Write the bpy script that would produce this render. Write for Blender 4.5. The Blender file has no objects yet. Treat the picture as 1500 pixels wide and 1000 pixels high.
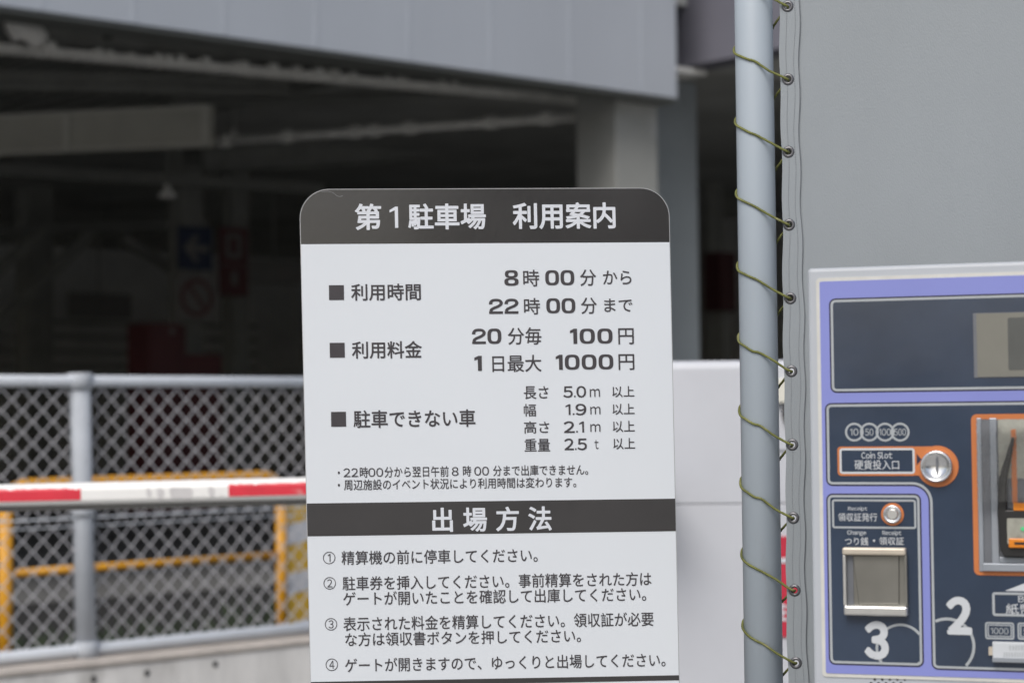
import bpy, bmesh, math, random
from mathutils import Vector, Matrix
random.seed(7)
R = math.radians
sc = bpy.context.scene
COL = sc.collection

# ------------------------------------------------------------------ camera
CAM = Vector((0, 0, 1.15)); FPX = 2917.0; PITCH = R(2.12); ROLL = R(0.61)
fw = Vector((0, math.cos(PITCH), math.sin(PITCH)))
r0 = Vector((1, 0, 0)); u0 = Vector((0, -math.sin(PITCH), math.cos(PITCH)))
rt = r0*math.cos(ROLL) - u0*math.sin(ROLL)
up = u0*math.cos(ROLL) + r0*math.sin(ROLL)
cd = bpy.data.cameras.new('camera'); cam = bpy.data.objects.new('camera', cd); COL.objects.link(cam)
mw = Matrix((rt, up, -fw)).transposed().to_4x4(); mw.translation = CAM
cam.matrix_world = mw
cd.sensor_width = 36; cd.lens = FPX*36/1500; cd.clip_start = .05; cd.clip_end = 2000
cd.dof.use_dof = True; cd.dof.focus_distance = 2.45; cd.dof.aperture_fstop = 5.6
sc.camera = cam
# ------------------------------------------------------------------ sky and sun (bright overcast)
SUN_EL, SUN_ROT = 48, 203
w = bpy.data.worlds.new('World'); sc.world = w; w.use_nodes = True
nt = w.node_tree; bg = nt.nodes['Background']
sky = nt.nodes.new('ShaderNodeTexSky'); sky.sky_type = 'NISHITA'; sky.sun_disc = False
sky.sun_elevation = R(SUN_EL); sky.sun_rotation = R(SUN_ROT); sky.dust_density = 4; sky.air_density = 1.0; sky.ozone_density = 1
hs = nt.nodes.new('ShaderNodeHueSaturation'); hs.inputs['Saturation'].default_value = .78
nt.links.new(sky.outputs[0], hs.inputs['Color']); nt.links.new(hs.outputs[0], bg.inputs[0])
bg.inputs[1].default_value = .10
sd = bpy.data.lights.new('sun', 'SUN'); sun = bpy.data.objects.new('sun', sd); COL.objects.link(sun)
sd.energy = 1.45; sd.angle = R(32); sd.color = (1, .985, .965)
sv = Vector((math.sin(R(SUN_ROT))*math.cos(R(SUN_EL)), math.cos(R(SUN_ROT))*math.cos(R(SUN_EL)), math.sin(R(SUN_EL))))
sun.rotation_euler = sv.to_track_quat('Z', 'Y').to_euler()
sc.view_settings.view_transform = 'Standard'; sc.view_settings.look = 'None'
sc.view_settings.exposure = 0.20; sc.view_settings.gamma = 1
sc.render.engine = 'CYCLES'
sc.cycles.max_bounces = 8; sc.cycles.diffuse_bounces = 5

# ------------------------------------------------------------------ helpers
def ray(px, py):
    return (fw + rt*((px-750)/FPX) - up*((py-500)/FPX))
def at(px, py, Y):                       # point seen at a photo pixel, at distance Y ahead
    d = ray(px, py); return CAM + d*(Y/d.y)

class Frame:                             # a vertical plane: x along it, y away from the viewer, z up
    def __init__(s, px, py, Y, yaw):
        p = at(px, py, Y); s.yaw = R(yaw); s.o = Vector((p.x, p.y, 0))
        s.U = Vector((math.cos(s.yaw), math.sin(s.yaw), 0)); s.D = Vector((-math.sin(s.yaw), math.cos(s.yaw), 0))
    def hit(s, px, py, y=0.0):           # local (x, z) where the pixel's ray meets the plane at local depth y
        d = ray(px, py); t = (y - (CAM-s.o).dot(s.D))/d.dot(s.D); p = CAM + d*t - s.o
        return Vector((p.dot(s.U), y, p.z))
    def loc(s, P):
        p = P - s.o; return Vector((p.dot(s.U), p.dot(s.D), p.z))

def tag(o, label=None, cat=None, group=None, kind=None):
    if label: o['label'] = label
    if cat: o['category'] = cat
    if group: o['group'] = group
    if kind: o['kind'] = kind
    return o
def empty(name, loc, rz, label, cat, group=None):
    o = bpy.data.objects.new(name, None); COL.objects.link(o); o.empty_display_size = .1
    o.location = loc; o.rotation_euler = (0, 0, rz)
    return tag(o, label, cat, group)

class MB:
    def __init__(s): s.v = []; s.f = []; s.sm = []
    def add(s, vs, fs, smooth=False):
        b = len(s.v); s.v += [tuple(v) for v in vs]; s.f += [tuple(b+i for i in f) for f in fs]; s.sm += [smooth]*len(fs); return s
    def box(s, x0, x1, y0, y1, z0, z1):
        return s.add([(x, y, z) for x in (x0, x1) for y in (y0, y1) for z in (z0, z1)],
                     [(0,1,3,2), (4,6,7,5), (0,4,5,1), (2,3,7,6), (0,2,6,4), (1,5,7,3)])
    def poly(s, pts, y):                 # flat outline in x,z seen from the front
        return s.add([(p[0], y, p[1]) for p in pts], [tuple(range(len(pts)))])
    def prism(s, pts, y0, y1):
        n = len(pts)
        s.add([(p[0], y0, p[1]) for p in pts] + [(p[0], y1, p[1]) for p in pts],
              [tuple(range(n)), tuple(range(2*n-1, n-1, -1))] + [(i, i+n, (i+1) % n+n, (i+1) % n) for i in range(n)])
        return s
    def ring(s, a, b, y0, y1=None):      # strip between two outlines with the same count
        n = len(a); y1 = y0 if y1 is None else y1
        return s.add([(p[0], y0, p[1]) for p in a] + [(p[0], y1, p[1]) for p in b],
                     [(i, (i+1) % n, (i+1) % n+n, i+n) for i in range(n)])
    def tube(s, pts, rad, n=8, cap=True, prof=None, closed=False):
        pts = [Vector(p) for p in pts]; m = len(pts); vs = []; N = None; L = 0
        for i, p in enumerate(pts):
            t = (pts[min(i+1, m-1)] - pts[max(i-1, 0)]).normalized()
            if N is None:
                N = t.orthogonal().normalized()
            N = (N - t*N.dot(t)).normalized(); B = t.cross(N)
            if i: L += (p-pts[i-1]).length
            for k in range(n):
                a = 2*math.pi*k/n; r = rad*(prof(a, L) if prof else 1)
                vs.append(p + N*(r*math.cos(a)) + B*(r*math.sin(a)))
        fs = [(i*n+k, i*n+(k+1) % n, (i+1)*n+(k+1) % n, (i+1)*n+k) for i in range(m-1) for k in range(n)]
        if cap: fs += [tuple(range(n-1, -1, -1)), tuple(range((m-1)*n, m*n))]
        return s.add(vs, fs, True)
    def bar(s, a, b, wdt, hgt):          # rectangular beam from a to b
        a = Vector(a); b = Vector(b); t = (b-a).normalized()
        side = t.cross(Vector((0, 0, 1)))
        side = side.normalized() if side.length > 1e-4 else Vector((1, 0, 0))
        u = side.cross(t)
        c = [(i, j) for i in (-.5, .5) for j in (-.5, .5)]
        return s.add([p + side*(i*wdt) + u*(j*hgt) for p in (a, b) for i, j in c],
                     [(0,1,3,2), (4,6,7,5), (0,4,5,1), (2,3,7,6), (0,2,6,4), (1,5,7,3)])
    def build(s, name, mat, parent=None, bevel=0, seg=2):
        me = bpy.data.meshes.new(name); me.from_pydata(s.v, [], s.f)
        for p, k in zip(me.polygons, s.sm): p.use_smooth = k
        bm = bmesh.new(); bm.from_mesh(me); 
        if len(bm.faces) > 1: bmesh.ops.recalc_face_normals(bm, faces=bm.faces)
        bm.to_mesh(me); bm.free()
        me.materials.append(mat)
        o = bpy.data.objects.new(name, me); COL.objects.link(o); o.parent = parent
        if bevel:
            b = o.modifiers.new('bevel', 'BEVEL'); b.width = bevel; b.segments = seg; b.limit_method = 'ANGLE'; b.harden_normals = False
        return o

def rrect(x0, z0, x1, z1, r, n=6, corners='abcd'):
    out = []
    for nm, cx, cz, a0 in (('a', x0+r, z0+r, 180), ('b', x1-r, z0+r, 270), ('c', x1-r, z1-r, 0), ('d', x0+r, z1-r, 90)):
        for k in range(n+1):
            a = R(a0+90*k/n)
            if nm in corners: out.append((cx+r*math.cos(a), cz+r*math.sin(a)))
            else: out.append((cx+(r if nm in 'bc' else -r), cz+(r if nm in 'cd' else -r)))
    return out
def circ(cx, cz, r, n=32, a0=0): return [(cx+r*math.cos(a0+2*math.pi*k/n), cz+r*math.sin(a0+2*math.pi*k/n)) for k in range(n)]
def spline(pts, k=8):
    pts = [Vector(p) for p in pts]; out = []
    for i in range(len(pts)-1):
        p0 = pts[max(i-1, 0)]; p1 = pts[i]; p2 = pts[i+1]; p3 = pts[min(i+2, len(pts)-1)]
        for j in range(k):
            t = j/k
            out.append(.5*((2*p1)+(p2-p0)*t+(2*p0-5*p1+4*p2-p3)*t*t+(3*p1-p0-3*p2+p3)*t**3))
    out.append(pts[-1]); return out

def mat(name, col, rough=.5, metal=0, var=.06, vscale=6, bump=0, bscale=60, spec=.5, coat=0, emit=None, stretch=None, dirt=None, trans=0):
    m = bpy.data.materials.new(name); m.use_nodes = True; t = m.node_tree; N = t.nodes; L = t.links
    b = N['Principled BSDF']; b.inputs['Roughness'].default_value = rough; b.inputs['Metallic'].default_value = metal
    b.inputs['Specular IOR Level'].default_value = spec; b.inputs['Coat Weight'].default_value = coat; b.inputs['Coat Roughness'].default_value = .08
    b.inputs['Transmission Weight'].default_value = trans
    tc = N.new('ShaderNodeTexCoord'); mp = N.new('ShaderNodeMapping'); L.new(tc.outputs['Object'], mp.inputs[0])
    if stretch: mp.inputs['Scale'].default_value = stretch
    nz = N.new('ShaderNodeTexNoise'); nz.inputs['Scale'].default_value = vscale; nz.inputs['Detail'].default_value = 6; nz.inputs['Roughness'].default_value = .6
    L.new(mp.outputs[0], nz.inputs['Vector'])
    mx = N.new('ShaderNodeMix'); mx.data_type = 'RGBA'
    mx.inputs['A'].default_value = tuple(c*(1-var) for c in col)+(1,); mx.inputs['B'].default_value = tuple(min(1, c*(1+var)) for c in col)+(1,)
    rp = N.new('ShaderNodeMapRange'); rp.inputs['From Min'].default_value = .3; rp.inputs['From Max'].default_value = .7
    L.new(nz.outputs['Fac'], rp.inputs['Value']); L.new(rp.outputs[0], mx.inputs['Factor'])
    last = mx.outputs['Result']
    if dirt:                              # (colour, scale, threshold, amount)
        n2 = N.new('ShaderNodeTexNoise'); n2.inputs['Scale'].default_value = dirt[1]; n2.inputs['Detail'].default_value = 8
        L.new(mp.outputs[0], n2.inputs['Vector'])
        r2 = N.new('ShaderNodeMapRange'); r2.inputs['From Min'].default_value = dirt[2]; r2.inputs['From Max'].default_value = dirt[2]+.15; r2.inputs['To Max'].default_value = dirt[3]
        L.new(n2.outputs['Fac'], r2.inputs['Value'])
        m2 = N.new('ShaderNodeMix'); m2.data_type = 'RGBA'; L.new(r2.outputs[0], m2.inputs['Factor']); L.new(last, m2.inputs['A']); m2.inputs['B'].default_value = dirt[0]+(1,)
        last = m2.outputs['Result']
    L.new(last, b.inputs['Base Color'])
    rr = N.new('ShaderNodeMapRange'); rr.inputs['To Min'].default_value = max(0.02, rough-.06); rr.inputs['To Max'].default_value = min(1, rough+.06)
    L.new(nz.outputs['Fac'], rr.inputs['Value']); L.new(rr.outputs[0], b.inputs['Roughness'])
    if bump:
        n3 = N.new('ShaderNodeTexNoise'); n3.inputs['Scale'].default_value = bscale; n3.inputs['Detail'].default_value = 3; L.new(mp.outputs[0], n3.inputs['Vector'])
        bp = N.new('ShaderNodeBump'); bp.inputs['Strength'].default_value = bump; bp.inputs['Distance'].default_value = .002
        L.new(n3.outputs['Fac'], bp.inputs['Height']); L.new(bp.outputs[0], b.inputs['Normal'])
    if emit:
        b.inputs['Emission Color'].default_value = emit[0]+(1,); b.inputs['Emission Strength'].default_value = emit[1]
    return m

M = dict(
 sign_white=mat('sign_white', (.72, .76, .80), .38, var=.015, vscale=3, bump=.03, bscale=160),
 sign_dark=mat('sign_dark', (.034, .032, .031), .20, var=.12, vscale=9, bump=.045, bscale=130, spec=1.0, coat=.5),
 band_dark=mat('band_dark', (.046, .044, .044), .45, var=.08, vscale=14, bump=.05, bscale=150),
 ink=mat('ink', (.055, .050, .055), .45, var=.08, vscale=80),
 ink_white=mat('ink_white', (.70, .73, .78), .4, var=.03, vscale=40),
 edge=mat('edge', (.45, .46, .47), .35, var=.1, vscale=60),
 pole=mat('pole_paint', (.43, .49, .545), .38, var=.05, vscale=4, bump=.03, bscale=40, stretch=(1, 1, .25), dirt=((.30, .31, .32), 22, .62, .40)),
 canvas=mat('canvas', (.285, .314, .335), .62, var=.06, vscale=3, bump=.2, bscale=700, stretch=(1, 1, .45), dirt=((.25, .265, .28), 3, .60, .30)),
 stitch=mat('stitch', (.20, .215, .23), .8), eyelet=mat('eyelet', (.16, .16, .17), .35, .7, var=.15, vscale=200),
 rope=mat('rope', (.16, .17, .05), .85, var=.30, vscale=60, dirt=((.42, .40, .22), 40, .56, .6)),
 mach_grey=mat('machine_paint', (.47, .50, .54), .4, var=.03, vscale=6, dirt=((.36, .37, .37), 9, .64, .3)),
 gasket=mat('gasket', (.62, .62, .58), .6, var=.07, vscale=40),
 lav=mat('lavender', (.24, .27, .62), .32, var=.03, vscale=8),
 navy=mat('navy', (.034, .052, .088), .16, var=.22, vscale=5, coat=.6, bump=.5, bscale=9),
 navy_dk=mat('navy_rim', (.028, .026, .055), .3), line=mat('line_print', (.40, .43, .45), .4, var=.05, vscale=30),
 print_white=mat('print_white', (.58, .61, .64), .4, var=.04, vscale=30),
 orange=mat('orange_print', (.56, .18, .055), .4, var=.06, vscale=30), orange_lit=mat('orange_lens', (.75, .24, .02), .3, var=.12, vscale=60),
 chrome=mat('chrome', (.93, .94, .95), .22, 1, var=.03, vscale=30), steel=mat('steel', (.68, .68, .66), .34, .8, var=.06, vscale=30),
 beige=mat('beige_metal', (.58, .52, .43), .4, .25, var=.05, vscale=30), tray=mat('tray_steel', (.27, .265, .24), .42, .8, var=.12, vscale=14),
 lcd=mat('lcd', (.20, .20, .175), .25, var=.05, vscale=20, coat=.5), lcd_dark=mat('lcd_dark', (.10, .105, .10), .3, var=.1, vscale=20),
 black=mat('black_plastic', (.018, .018, .018), .38, var=.2, vscale=20), bezel=mat('bezel', (.33, .36, .40), .35, .35, var=.06, vscale=30),
 bezel_dk=mat('bezel_dark', (.17, .18, .20), .4, .3, var=.06, vscale=30),
 reader=mat('reader_face', (.34, .34, .29), .4, var=.3, vscale=50),
 green=mat('green_lamp', (.1, .6, .25), .3, emit=((.15, .7, .35), .04)),
 galv=mat('fence_paint', (.58, .62, .67), .62, spec=.3, var=.06, vscale=8, dirt=((.30, .31, .32), 16, .64, .4)),
 post=mat('post_paint', (.43, .46, .50), .65, var=.08, vscale=8, spec=.3, dirt=((.25, .26, .27), 12, .60, .5)), wire=mat('wire_coat', (.53, .53, .56), .5, var=.1, vscale=30),
 yellow=mat('yellow_paint', (.68, .32, .015), .45, var=.10, vscale=12, dirt=((.40, .22, .05), 10, .62, .5)),
 stripe_y=mat('stripe_yellow', (.68, .43, .05), .5, var=.1, vscale=20), stripe_w=mat('stripe_white', (.60, .62, .66), .5, var=.06, vscale=20),
 conc=mat('concrete', (.78, .765, .735), .85, var=.16, vscale=7, bump=.5, bscale=40, stretch=(1, 1, .3), dirt=((.25, .23, .20), 5, .58, .55)),
 conc_top=mat('concrete_top', (.52, .475, .43), .9, var=.16, vscale=9, bump=.5, bscale=50, dirt=((.2, .18, .15), 8, .58, .5)),
 pavement=mat('pavement', (.32, .315, .30), .85, var=.15, vscale=3, bump=.4, bscale=80, spec=.3),
 asphalt=mat('asphalt', (.035, .035, .035), .95, spec=.15, var=.25, vscale=40, bump=.6, bscale=200),
 arm_white=mat('arm_white', (.88, .88, .86), .4, var=.04, vscale=7, dirt=((.45, .44, .43), 18, .68, .5)),
 arm_red=mat('arm_red', (.70, .035, .06), .45, var=.10, vscale=14, dirt=((.68, .45, .43), 22, .66, .6)),
 arm_grey=mat('arm_grey', (.62, .61, .61), .6, var=.10, vscale=20), rubber=mat('rubber', (.06, .06, .058), .7),
 cab=mat('cabinet_white', (.64, .66, .705), .4, var=.03, vscale=5), cab_dk=mat('cabinet_seam', (.44, .45, .48), .5),
 cream=mat('cream_lens', (.80, .79, .70), .3, var=.03, vscale=20), red_sign=mat('red_sign', (.62, .04, .075), .45, var=.08, vscale=20),
 fascia=mat('fascia_panel', (.455, .495, .55), .55, var=.04, vscale=1.2, stretch=(1, 1, .25)), fascia_ln=mat('fascia_joint', (.50, .54, .595), .5),
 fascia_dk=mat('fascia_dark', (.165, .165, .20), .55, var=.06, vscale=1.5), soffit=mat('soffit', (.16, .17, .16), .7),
 column=mat('column_paint', (.36, .37, .355), .7, var=.08, vscale=1.5, dirt=((.55, .56, .57), 1.6, .56, .5)), column_b=mat('column_blue', (.28, .315, .34), .6, var=.07, vscale=2),
 inner=mat('inner_wall', (.58, .59, .575), .85, var=.2, vscale=.6), ceiling=mat('ceiling_deck', (.52, .53, .51), .8, var=.2, vscale=.8),
 floor_in=mat('inner_floor', (.16, .16, .157), .8, var=.2, vscale=.6),
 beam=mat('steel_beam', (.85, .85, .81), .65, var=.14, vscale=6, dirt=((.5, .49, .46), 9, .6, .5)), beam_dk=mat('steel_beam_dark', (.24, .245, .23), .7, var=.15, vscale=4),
 duct=mat('duct', (.55, .55, .50), .6, var=.08, vscale=2), duct_in=mat('duct_panel', (.46, .46, .41), .6, var=.1, vscale=2),
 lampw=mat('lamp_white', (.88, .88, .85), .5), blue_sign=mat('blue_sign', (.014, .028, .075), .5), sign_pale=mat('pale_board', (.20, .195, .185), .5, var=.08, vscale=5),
 dark_red=mat('dark_red', (.11, .024, .028), .5, var=.1, vscale=3), leaf=mat('leaf', (.045, .085, .03), .6, var=.4, vscale=8), bark=mat('bark', (.12, .09, .06), .9), office=mat('reflection_wall', (.10, .10, .098), .8, var=.08, vscale=.6), grass=mat('grass', (.03, .05, .02), .8, var=.3, vscale=20),
 zinc=mat('zinc', (.30, .31, .32), .5, .5, var=.1, vscale=10),
)
# clear acrylic
ac = bpy.data.materials.new('acrylic'); ac.use_nodes = True
_b = ac.node_tree.nodes['Principled BSDF']; _b.inputs['Base Color'].default_value = (.95, .96, .97, 1); _b.inputs['Roughness'].default_value = .04
_b.inputs['Transmission Weight'].default_value = 1.0; _b.inputs['IOR'].default_value = 1.45
_nz = ac.node_tree.nodes.new('ShaderNodeTexNoise'); _nz.inputs['Scale'].default_value = 45
_bp = ac.node_tree.nodes.new('ShaderNodeBump'); _bp.inputs['Strength'].default_value = .2; _bp.inputs['Distance'].default_value = .002
ac.node_tree.links.new(_nz.outputs['Fac'], _bp.inputs['Height']); ac.node_tree.links.new(_bp.outputs[0], _b.inputs['Normal'])

# ------------------------------------------------------------------ lettering: every glyph is turned into a flat mesh once
GL = {}
def glyph(ch):
    if ch not in GL:
        c = bpy.data.curves.new('glyph', 'FONT'); c.body = ch; c.size = 1; c.resolution_u = 4
        o = bpy.data.objects.new('glyph', c); COL.objects.link(o)
        bpy.context.view_layer.update()
        dg = bpy.context.evaluated_depsgraph_get()
        m = bpy.data.meshes.new_from_object(o.evaluated_get(dg))
        fs = [tuple(p.vertices) for p in m.polygons]; cnt = {}
        for f in fs:
            for i in range(len(f)):
                e = tuple(sorted((f[i], f[(i+1) % len(f)]))); cnt[e] = cnt.get(e, 0)+1
        GL[ch] = ([(v.co.x, v.co.y) for v in m.vertices], fs, [e for e, n in cnt.items() if n == 1])
        bpy.data.objects.remove(o); bpy.data.curves.remove(c); bpy.data.meshes.remove(m)
    return GL[ch]
def sell(cx, cy, a, b, e=3.0, n=40):
    out = []
    for k in range(n):
        t = 2*math.pi*k/n; c, q = math.cos(t), math.sin(t)
        out.append((cx+a*math.copysign(abs(c)**(2/e), c), cy+b*math.copysign(abs(q)**(2/e), q)))
    return out
def bold_digit(ch):                      # wide, squarish heavy figures of the opening hours and prices
    V = []; F = []
    def ring(a, b):
        k = len(V); n = len(a); V.extend(a+b); F.extend([(k+i, k+(i+1) % n, k+n+(i+1) % n, k+n+i) for i in range(n)])
    if ch == '0': ring(sell(.46, .5, .46, .5, 3.0), sell(.46, .5, .225, .335, 3.2))
    elif ch == '8':
        ring(sell(.46, .752, .415, .248, 2.8), sell(.46, .735, .19, .115, 2.8)); ring(sell(.46, .252, .46, .252, 2.8), sell(.46, .270, .215, .125, 2.8))
    elif ch == '1':
        V.extend([(0, .70), (.20, .76), (.20, 0), (.43, 0), (.43, 1), (.24, 1), (0, .875)]); F.append((6, 0, 1, 5)); F.append((5, 1, 2, 3, 4))
    elif ch == '2':
        P = spline([Vector((x, y, 0)) for x, y in ((.115, .64), (.13, .77), (.24, .885), (.46, .915), (.68, .885), (.79, .76), (.76, .62), (.60, .50), (.36, .40), (.18, .30), (.115, .165))], 4)
        n = len(P); L = []; Rr = []
        for i, p in enumerate(P):
            t = (P[min(i+1, n-1)]-P[max(i-1, 0)]).normalized(); w_ = .115 - .03*abs(t.x)
            L.append((p.x-t.y*w_, p.y+t.x*w_)); Rr.append((p.x+t.y*w_, p.y-t.x*w_))
        V.extend(L+Rr); F.extend([(i, i+1, n+i+1, n+i) for i in range(n-1)])
        k = len(V); V.extend([(0.0, 0), (.90, 0), (.90, .165), (0.0, .165)]); F.append((k, k+1, k+2, k+3))
    return V, F, []
def layout(text, off, wide, track):
    V = []; F = []; E = []; x = 0
    for ch in text:
        if ch == ' ': x += .30; continue
        if ch == '　': x += 1+track; continue
        b = len(V)
        if off == 'B':
            vs, fs, es = bold_digit(ch); V += [(x+v[0], v[1]) for v in vs]; x += max(v[0] for v in vs) + .10 + track
        elif ch == '1':
            vs, fs, es = [(0, .53), (.17, .61), (.17, 0), (.275, 0), (.275, .735), (.185, .735), (0, .615)], [(6, 0, 1, 5), (5, 1, 2, 3, 4)], []
            V += [(x+v[0]*wide*.9, v[1]) for v in vs]; x += .275*wide*.9+.11*wide+track
        elif ord(ch) < 0x250 and ch != '.':            # figures and letters: proportional, widened
            vs, fs, es = glyph(chr(ord(ch)+0xFEE0)); xs = [v[0] for v in vs]; mn = min(xs)
            V += [(x+(v[0]-mn)*wide, v[1]) for v in vs]; x += (max(xs)-mn)*wide + .085*wide + track
        elif ch == '.':
            vs, fs, es = [(0, 0), (.11, 0), (.11, .11), (0, .11)], [(0, 1, 2, 3)], []; V += [(x+v[0], v[1]) for v in vs]; x += .2
        else:
            vs, fs, es = glyph(ch); V += [(x+v[0], v[1]) for v in vs]; x += 1+track
        F += [tuple(b+i for i in f) for f in fs]; E += [(b+i, b+j) for i, j in es]
    return V, F, E
JR = random.Random(11)
def lettering(parent, fr, text, x0, x1, y0, y1, material, y, off=.012, wide=1.25, track=0., shear=0., name='lettering'):
    """fit text to the box x0..x1, y0..y1 (photo pixels) on the plane fr, standing y in front of it; off thickens the strokes (in em)"""
    V, F, E = layout(text, off, wide, track)
    xs = [v[0] for v in V]; zs = [v[1] for v in V]
    xc = (x0+x1)/2; yc = (y0+y1)/2
    u0_ = fr.hit(x0, yc).x; u1_ = fr.hit(x1, yc).x; b = fr.hit(xc, y1).z; t = fr.hit(xc, y0).z
    sx = (u1_-u0_)/(max(xs)-min(xs)); sz = (t-b)/(max(zs)-min(zs)); zm = (t+b)/2
    P = []
    for v in V:
        z = b+(v[1]-min(zs))*sz
        P.append((u0_+(v[0]-min(xs))*sx - (z-zm)*shear, y, z))
    mb = MB(); mb.add(P, F)
    if off != 'B' and off > 0:
        d = off*(sx+sz)/2
        for i, j in E:
            p, q = Vector((P[i][0], P[i][2])), Vector((P[j][0], P[j][2])); t = q-p
            if t.length < 1e-7: continue
            t = t.normalized()*d; n = Vector((-t.y, t.x)); yy = y-2e-5-JR.random()*8e-5
            if off > .03:
                c = P[i]; mb.add([(c[0]+d*math.cos(a), yy-1e-4, c[2]+d*math.sin(a)) for a in [k*math.pi/6 for k in range(12)]], [tuple(range(12))])
            else: p -= t*.6; q += t*.6
            mb.add([(p.x+n.x, yy, p.y+n.y), (q.x+n.x, yy, q.y+n.y), (q.x-n.x, yy, q.y-n.y), (p.x-n.x, yy, p.y-n.y)], [(0, 1, 2, 3)])
    return mb.build(name, material, parent)

# ================================================================== ground
g = MB(); g.add([(-400, -400, 0), (400, -400, 0), (400, 400, 0), (-400, 400, 0)], [(0, 1, 2, 3)])
tag(g.build('ground', M['pavement']), kind='structure')

# ================================================================== parking building
B = Frame(0, 8, 12.0, 41)
bld = empty('parking_building', B.o, B.yaw, 'grey parking building with pale panel fascia over a dark open deck', 'building')
zf = B.hit(0, 8).z
xr = B.hit(991, 100).x
m = MB(); m.box(-9, xr, 0, .30, zf, zf+4); m.build('fascia', M['fascia'], bld)
m = MB()
for px in (-70, 60, 195, 327, 462, 598, 718, 834, 940):
    x = B.hit(px, 60).x; m.box(x-.007, x+.007, -.005, -.001, zf+.01, zf+3.99)
m.build('panel_joint', M['fascia_ln'], bld)
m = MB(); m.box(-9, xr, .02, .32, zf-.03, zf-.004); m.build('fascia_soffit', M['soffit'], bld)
# corner return, recess and darker wing
m = MB(); m.box(xr+.002, xr+.10, .12, .9, zf-.02, zf+4); m.build('corner_trim', M['beam_dk'], bld)
pw = B.loc(at(1003, 98, 16.4))
m = MB(); m.box(pw.x, pw.x+.3, -5, pw.y+.25, pw.z, pw.z+4); m.build('wing_wall', M['fascia_dk'], bld)
m = MB(); a_ = B.loc(at(998, 99, 16.3)); m.box(a_.x-.1, a_.x+.28, a_.y-.02, a_.y+.25, a_.z-.04, a_.z); m.build('flashing', M['lampw'], bld)
# columns
k = B.loc(at(905, 400, 15.75)); cw = .47
m = MB(); m.box(k.x, k.x+cw, k.y, k.y+cw, 0, 4); m.build('column', M['column'], bld, .015)
k2 = B.loc(at(962, 400, 16.9))
m = MB(); m.box(k2.x, k2.x+.52, k2.y, k2.y+.3, 0, pw.z); m.build('column', M['column_b'], bld, .01)
# shell of the open deck
zc = zf+.85
m = MB(); m.box(-16, 20, .31, 24, zc, zc+.25); m.box(pw.x+.31, 20, -5, .305, pw.z+.005, zc+.6); m.box(xr+.11, pw.x+.3, pw.y+.255, pw.y+.4, pw.z+.3, zc+.6); m.build('ceiling', M['ceiling'], bld)
m = MB(); m.box(-16, 20, 24, 24.2, 0, 6); m.build('back_wall', M['inner'], bld)
m = MB(); m.box(-16.2, -16, .3, 24, 0, .9); m.build('parapet', M['inner'], bld)  # unseen end left open above this low wall, to let daylight in
m = MB(); m.box(20, 20.2, -5, 24, 0, 6); m.build('side_wall', M['inner'], bld)
m = MB(); m.add([(-16, .3, .012), (20, .3, .012), (20, 24, .012), (-16, 24, .012)], [(0, 1, 2, 3)]); m.build('deck_floor', M['floor_in'], bld)
H = B.hit
# ribs of the steel deck
m = MB()
for i in range(48): m.box(-9+i*.32, -9+i*.32+.10, .6, 20, zc-.05, zc-.002)
m.build('deck_ribs', M['beam_dk'], bld)
# beams
def ibeam(name, a, b, hgt, mt, wd=.16):
    m = MB(); a = Vector(a); b = Vector(b); dz = Vector((0, 0, hgt/2))
    m.bar(a-dz, b-dz, wd, .025); m.bar(a+dz, b+dz, wd, .025); m.bar(a, b, .02, hgt-.03); return m.build(name, mt, bld)
e = MB(); e.bar(H(-60, 66, 1.2), H(850, 148, 1.2), .12, .055)
rb = random.Random(3)
for i in range(26):                                   # bolts and clips along the flange
    t = rb.random()*.75; p = H(-60, 66, 1.2).lerp(H(850, 148, 1.2), t); q = .012+.018*rb.random()
    e.box(p.x-q, p.x+q, p.y-.075, p.y+.05, p.z-.01, p.z+.028+q)
e.build('edge_beam', M['beam'], bld)
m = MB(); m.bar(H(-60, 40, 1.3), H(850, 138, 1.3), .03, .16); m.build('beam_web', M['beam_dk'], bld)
m = MB(); p = H(158, 52, 1.1); m.box(p.x-.02, p.x+.02, p.y-.03, p.y+.03, p.z-.03, p.z+.06); m.build('clip', M['rubber'], bld)
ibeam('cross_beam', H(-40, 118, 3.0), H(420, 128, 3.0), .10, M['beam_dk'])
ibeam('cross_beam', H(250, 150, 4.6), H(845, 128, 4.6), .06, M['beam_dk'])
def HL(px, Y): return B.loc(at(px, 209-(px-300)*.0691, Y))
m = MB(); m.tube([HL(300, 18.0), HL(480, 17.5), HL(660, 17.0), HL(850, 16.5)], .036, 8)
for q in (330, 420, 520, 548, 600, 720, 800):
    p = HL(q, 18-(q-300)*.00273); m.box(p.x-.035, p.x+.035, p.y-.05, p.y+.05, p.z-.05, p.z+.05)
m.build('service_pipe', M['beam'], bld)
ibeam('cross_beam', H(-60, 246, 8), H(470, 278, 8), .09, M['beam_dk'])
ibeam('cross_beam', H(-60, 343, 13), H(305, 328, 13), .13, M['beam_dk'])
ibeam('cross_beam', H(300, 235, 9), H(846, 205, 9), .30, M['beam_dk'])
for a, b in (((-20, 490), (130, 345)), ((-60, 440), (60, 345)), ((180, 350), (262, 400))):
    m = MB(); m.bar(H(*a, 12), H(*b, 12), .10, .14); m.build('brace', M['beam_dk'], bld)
for px, y, wd, mt in ((282, 10, .30, 'beam_dk'), (353, 11, .26, 'beam_dk'), (60, 15, .4, 'beam_dk'), (1050, 9, .3, 'beam_dk')):
    p = H(px, 450, y); m = MB(); m.box(p.x-wd/2, p.x+wd/2, y, y+wd, 0, zc); m.build('column', M[mt], bld)
m = MB()
for i in range(4):
    p = H(60, 470+i*22, 17); m.box(p.x-2.2, p.x+4, 17, 17.1, p.z-.03, p.z+.03)
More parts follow.
